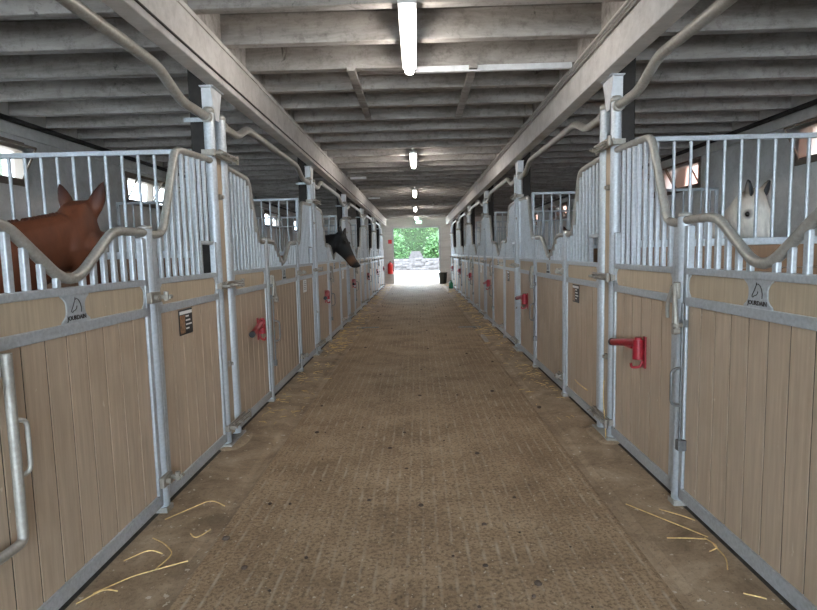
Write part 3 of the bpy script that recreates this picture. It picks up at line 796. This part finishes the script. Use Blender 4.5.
def scatter(seed, n, side, yr, xr):
    rnd = random.Random(seed); mb = MB()
    for _ in range(n):
        y = yr[0] + (yr[1] - yr[0]) * rnd.random()
        if noise.noise(Vector((0, y * 1.3, side * 5))) < -.05 and rnd.random() < .8: continue
        x = side * (xr[1] - (xr[1] - xr[0]) * rnd.random() ** 1.6); a = rnd.random() * 6.28; l = .03 + .07 * rnd.random()
        d = Vector((math.cos(a), math.sin(a), 0)) * l
        p = Vector((x, y, .006)); e = p + d; lim = side * (1.46 if side < 0 else 1.42)
        if side * e.x > side * lim: e.x = lim
        mb.tube([p, p.lerp(e, .5) + Vector((0, 0, .008 * rnd.random())), e], .0026 if y < 7 else .004, 4)
    return mb
tag(scatter(3, 600, -1, (4.4, 25), (1.10, 1.44)).build('straw_litter', M_straw), 'scattered straw along the foot of the left row', 'straw', kind='stuff')
tag(scatter(5, 480, 1, (4.6, 25), (1.08, 1.40)).build('straw_litter', M_straw), 'scattered straw along the foot of the right row', 'straw', kind='stuff')
rnd = random.Random(11); mb = MB()
for _ in range(170):
    y = 2 + 20 * rnd.random() ** 1.5; x = -1.1 + 2.2 * rnd.random(); r = .006 + .016 * rnd.random() ** 2.5
    mb.loft([(Vector((x, y, .004 + r * a * .5)), Vector((1, 0, 0)), Vector((0, 1, 0)), r * q, r * q * (.7 + .6 * rnd.random()), .9) for a, q in ((-.6, .7), (.2, 1), (.9, .7), (1.2, .2))], 0, 7)
tag(mb.build('dirt_crumbs', M_bark), 'dark dirt crumbs scattered over the paving', 'dirt', kind='stuff')
for x, y, l in ((-1.0, 10.6, 'flat metal drain cover in the floor beside the left row'), (.98, 10.4, 'flat metal drain cover in the floor beside the right row')):
    tag(MB().box((x - .22, y - .05, -.015), (x + .22, y + .05, .010), 0, .003).build('drain_cover', M_rod), l, 'drain cover', 'drain covers')
tag(MB().box((1.06, 8.7, -.01), (1.12, 9.3, .025), 0, .006).build('loose_board', M_conc), 'small pale board lying in the right gutter', 'board')

# far end things
bu = empty('bucket', (1.15, 24.9, 0)); tag(bu, 'black bucket standing at the right of the far doorway', 'bucket')
MB().loft([(Vector((0, 0, z)), Vector((1, 0, 0)), Vector((0, 1, 0)), r, r, 1) for z, r in ((0, .15), (.03, .16), (.48, .20), (.5, .215), (.52, .215), (.50, .19), (.08, .15), (.06, .02))], 0, 20).build('pail', M_signd, bu)
MB().tube([(-.2, 0, .5), (-.12, -.12, .4), (0, -.19, .36), (.12, -.12, .4), (.2, 0, .5)], .008, 6).build('handle', M_rod, bu)
ex = empty('fire_extinguisher', (-1.255, 25.40, 0)); tag(ex, 'red fire extinguisher hanging at the left of the far doorway', 'fire extinguisher')
M_bred = simple('bright_red', (.75, .03, .03), .35)
MB().loft([(Vector((0, 0, z)), Vector((1, 0, 0)), Vector((0, 1, 0)), r, r, 1) for z, r in ((.48, .10), (.5, .125), (.92, .125), (.98, .08), (1.0, .03), (1.04, .03))], 0, 18).build('cylinder', M_bred, ex)
MB().box((-.03, -.10, 1.03), (.03, .03, 1.07), 0, .006).build('valve', M_cap, ex)
MB().tube([(.03, -.05, 1.04), (.13, -.06, .95), (.14, -.04, .6)], .014, 8).build('hose', M_cap, ex)
MB().box((-.05, .10, .6), (.05, .172, .9)).build('wall_bracket', M_bred, ex)
tag(MB().box((-1.34, 25.545, 1.88), (-1.17, 25.568, 2.06)).build('fire_sign', M_bred), 'small red square sign above the fire extinguisher', 'sign')
tag(MB().box((-.02, 24.6, 2.74), (.22, 24.66, 2.86), 0, .006).box((.08, 24.62, 2.855), (.10, 24.64, 3.0)).build('exit_sign', M_exit), 'small green lit exit sign hanging beyond the last lamp', 'sign')
gj = empty('jerry_can', (1.31, 21.6, 0)); tag(gj, 'small green can on the floor beside the right row', 'can')
MB().loft([(Vector((0, 0, z)), Vector((1, 0, 0)), Vector((0, 1, 0)), a, b, .6) for z, a, b in ((0, .08, .11), (.02, .09, .12), (.2, .09, .12), (.26, .05, .07), (.3, .03, .03))], 0, 16).build('body', M_green, gj)
MB().cyl((0, 0, .3), (0, 0, .33), .035, 12).build('cap', M_green, gj)

# ------------------------------------------------------------------ outdoors
struct(MB().box((-45, YEND + .3, -.3), (45, 75, -.03)).box((-45, -60, -.3), (-XB - .3, YEND + .3, -.03)).box((XB + .3, -60, -.3), (45, YEND + .3, -.03)).box((-XB - .3, -60, -.3), (XB + .3, YB, -.03)), 'ground', M_yard, 'bright pale yard outside the barn', 'ground')
rnd = random.Random(2); mb = MB()
for k in range(150):
    x = -8 + 16 * rnd.random(); z = .9 * rnd.random()
    rx, rz = .2 + .2 * rnd.random(), .1 + .08 * rnd.random()
    mb.loft([(Vector((x + rx * a, 44.6 + .05 * rnd.random(), z)), Vector((0, 1, 0)), Vector((0, 0, 1)), .12 * q, rz * q, .75) for a, q in ((-1, .5), (-.7, 1), (.7, 1), (1, .5))], 0, 8)
mb.box((-8, 44.6, -.03), (8, 45.2, .95))
struct(mb, 'wall_yard', M_stone, 'low rubble stone wall across the yard outside', 'wall')
def leafmat(name, c):
    m, N, Lk, P = mat(name)
    Lk.new(ramp(N, Lk, noise_node(N, Lk, pos(N), 2.5, 5, .7), [(.3, tuple(x * .5 for x in c)), (.7, tuple(x * 1.5 for x in c))]), P.inputs['Base Color'])
    P.inputs['Roughness'].default_value = .6; P.inputs['Transmission Weight'].default_value = 0; return m
M_leaf = leafmat('leaf', (.032,.088,.018)); M_leaf2 = leafmat('pale_leaf', (.06,.11,.028))
def bush(name, label, c, rad, nleaf, m, seed, trunk=True, cat='shrub'):
    e = empty(name, (c[0], c[1], 0)); tag(e, label, cat)
    rnd = random.Random(seed); mb = MB()
    for _ in range(nleaf):
        d = Vector((rnd.gauss(0, 1), rnd.gauss(0, 1), rnd.gauss(0, 1))).normalized()
        k = 1 + .28 * noise.noise(d * 2.6 + Vector((seed, 0, 0)))
        rr = k * (.78 + .26 * rnd.random())
        p = Vector((d.x * rad[0] * rr, d.y * rad[1] * rr, c[2] + d.z * rad[2] * rr))
        if p.z < .0: continue
        a = Vector((rnd.gauss(0, 1), rnd.gauss(0, 1), rnd.gauss(0, 1))).normalized(); b = a.orthogonal().normalized(); s = .07 + .08 * rnd.random()
        mb.add([p, p + a * s + b * s * .45, p + a * s * 2, p + a * s - b * s * .45], [(0, 1, 2, 3)])
    mb.build('foliage', m, e)
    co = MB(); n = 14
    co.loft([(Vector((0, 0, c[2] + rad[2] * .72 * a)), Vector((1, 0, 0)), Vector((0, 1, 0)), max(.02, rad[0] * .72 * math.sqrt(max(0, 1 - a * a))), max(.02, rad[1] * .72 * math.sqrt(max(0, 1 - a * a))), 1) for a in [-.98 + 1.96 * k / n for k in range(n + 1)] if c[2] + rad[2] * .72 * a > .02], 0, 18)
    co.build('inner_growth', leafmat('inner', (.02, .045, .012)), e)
    if trunk: MB().tube([(0, 0, -.03), (.05, 0, c[2] * .6), (0, 0, c[2])], 0, 10, rs=[.16, .12, .08]).build('trunk', M_bark, e)
    return e
bush('leafy_shrub', 'large green shrub behind the stone wall, left of the gap', (-3.5, 47.8, 1.6), (2.5, 1.3, 2.0), 5200, M_leaf, 1)
bush('leafy_shrub', 'large green shrub behind the stone wall, right of the gap', (3.1, 47.8, 1.6), (2.5, 1.3, 1.75), 5200, M_leaf, 2)
bush('leafy_tree', 'pale green tree crown above the right shrub', (3.7, 53, 5.6), (3.4, 2.0, 3.1), 6500, M_leaf2, 3, cat='tree')
bush('leafy_tree', 'dense green tree crown above the left shrub', (-4.3, 53, 5.2), (3.4, 2.0, 3.4), 6500, M_leaf, 4, cat='tree')
bush('leafy_shrub', 'dark shrub in the gap far behind the stone wall', (-.3, 58.5, 3.2), (4.2, 1.6, 4.2), 5500, M_leaf, 6)
for k in range(4):
    pass
tag(MB().box((-.7, 45.6, -.03), (.5, 46.0, 1.15)).box((-.6, 46.0, -.03), (.4, 46.4, 1.35)).box((-.5, 46.4, -.03), (.3, 46.8, 1.55)).build('stone_steps', M_stone), 'stone steps rising in the gap between the two shrubs', 'steps')
tag(MB().box((7.6, -10, -.03), (8.0, 40, 7.0)).build('wall_brick', M_brick), 'brick wall standing outside beyond the right windows', 'wall', kind='structure')  # wall set close and built tall to cut daylight into the right stalls
bush('leafy_tree', 'green tree outside the left windows', (-11, 12.5, 3.0), (2.4, 3.0, 2.6), 3000, M_leaf2, 8, cat='tree')

# ------------------------------------------------------------------ light
wd = bpy.data.worlds.new('sky'); scene.world = wd; wd.use_nodes = True
bg = wd.node_tree.nodes['Background']; bg.inputs['Color'].default_value = (.70, .85, 1, 1); bg.inputs['Strength'].default_value = 5.6
sd = bpy.data.lights.new('sun', 'SUN'); sd.energy = 3.2; sd.angle = R(2); sd.color = (1, .95, .88)
so = bpy.data.objects.new('sun', sd); COL.objects.link(so); so.location = (0, 0, 20)
so.rotation_euler = (R(38), 0, R(-24))

# ------------------------------------------------------------------ camera
cam = bpy.data.cameras.new('camera'); co = bpy.data.objects.new('camera', cam); COL.objects.link(co); scene.camera = co
cam.sensor_fit = 'HORIZONTAL'; cam.sensor_width = 36; cam.lens = 545.65 / 817 * 36; cam.clip_start = .05; cam.clip_end = 400
pt_, rl_, yw_ = R(5.4869), R(1.2915), R(-1.0225)
def ray(u, v):
    c_, s_ = math.cos(rl_), math.sin(rl_)
    x = u * c_ - v * s_; up = -(u * s_ + v * c_)
    y = math.cos(pt_) + up * math.sin(pt_); z = -math.sin(pt_) + up * math.cos(pt_)
    return Vector((x * math.cos(yw_) + y * math.sin(yw_), -x * math.sin(yw_) + y * math.cos(yw_), z))
f_ = ray(0, 0); r_ = (ray(1, 0) - f_).normalized(); u_ = (ray(0, -1) - f_).normalized()
co.matrix_world = Matrix(((r_.x, u_.x, -f_.x, 0), (r_.y, u_.y, -f_.y, 0), (r_.z, u_.z, -f_.z, H), (0, 0, 0, 1)))
vs = scene.view_settings; vs.view_transform = 'Standard'; vs.look = 'None'; vs.gamma = 1; vs.use_curve_mapping = False; vs.exposure = 1.72
try: scene.cycles.use_denoising = True
except Exception: pass
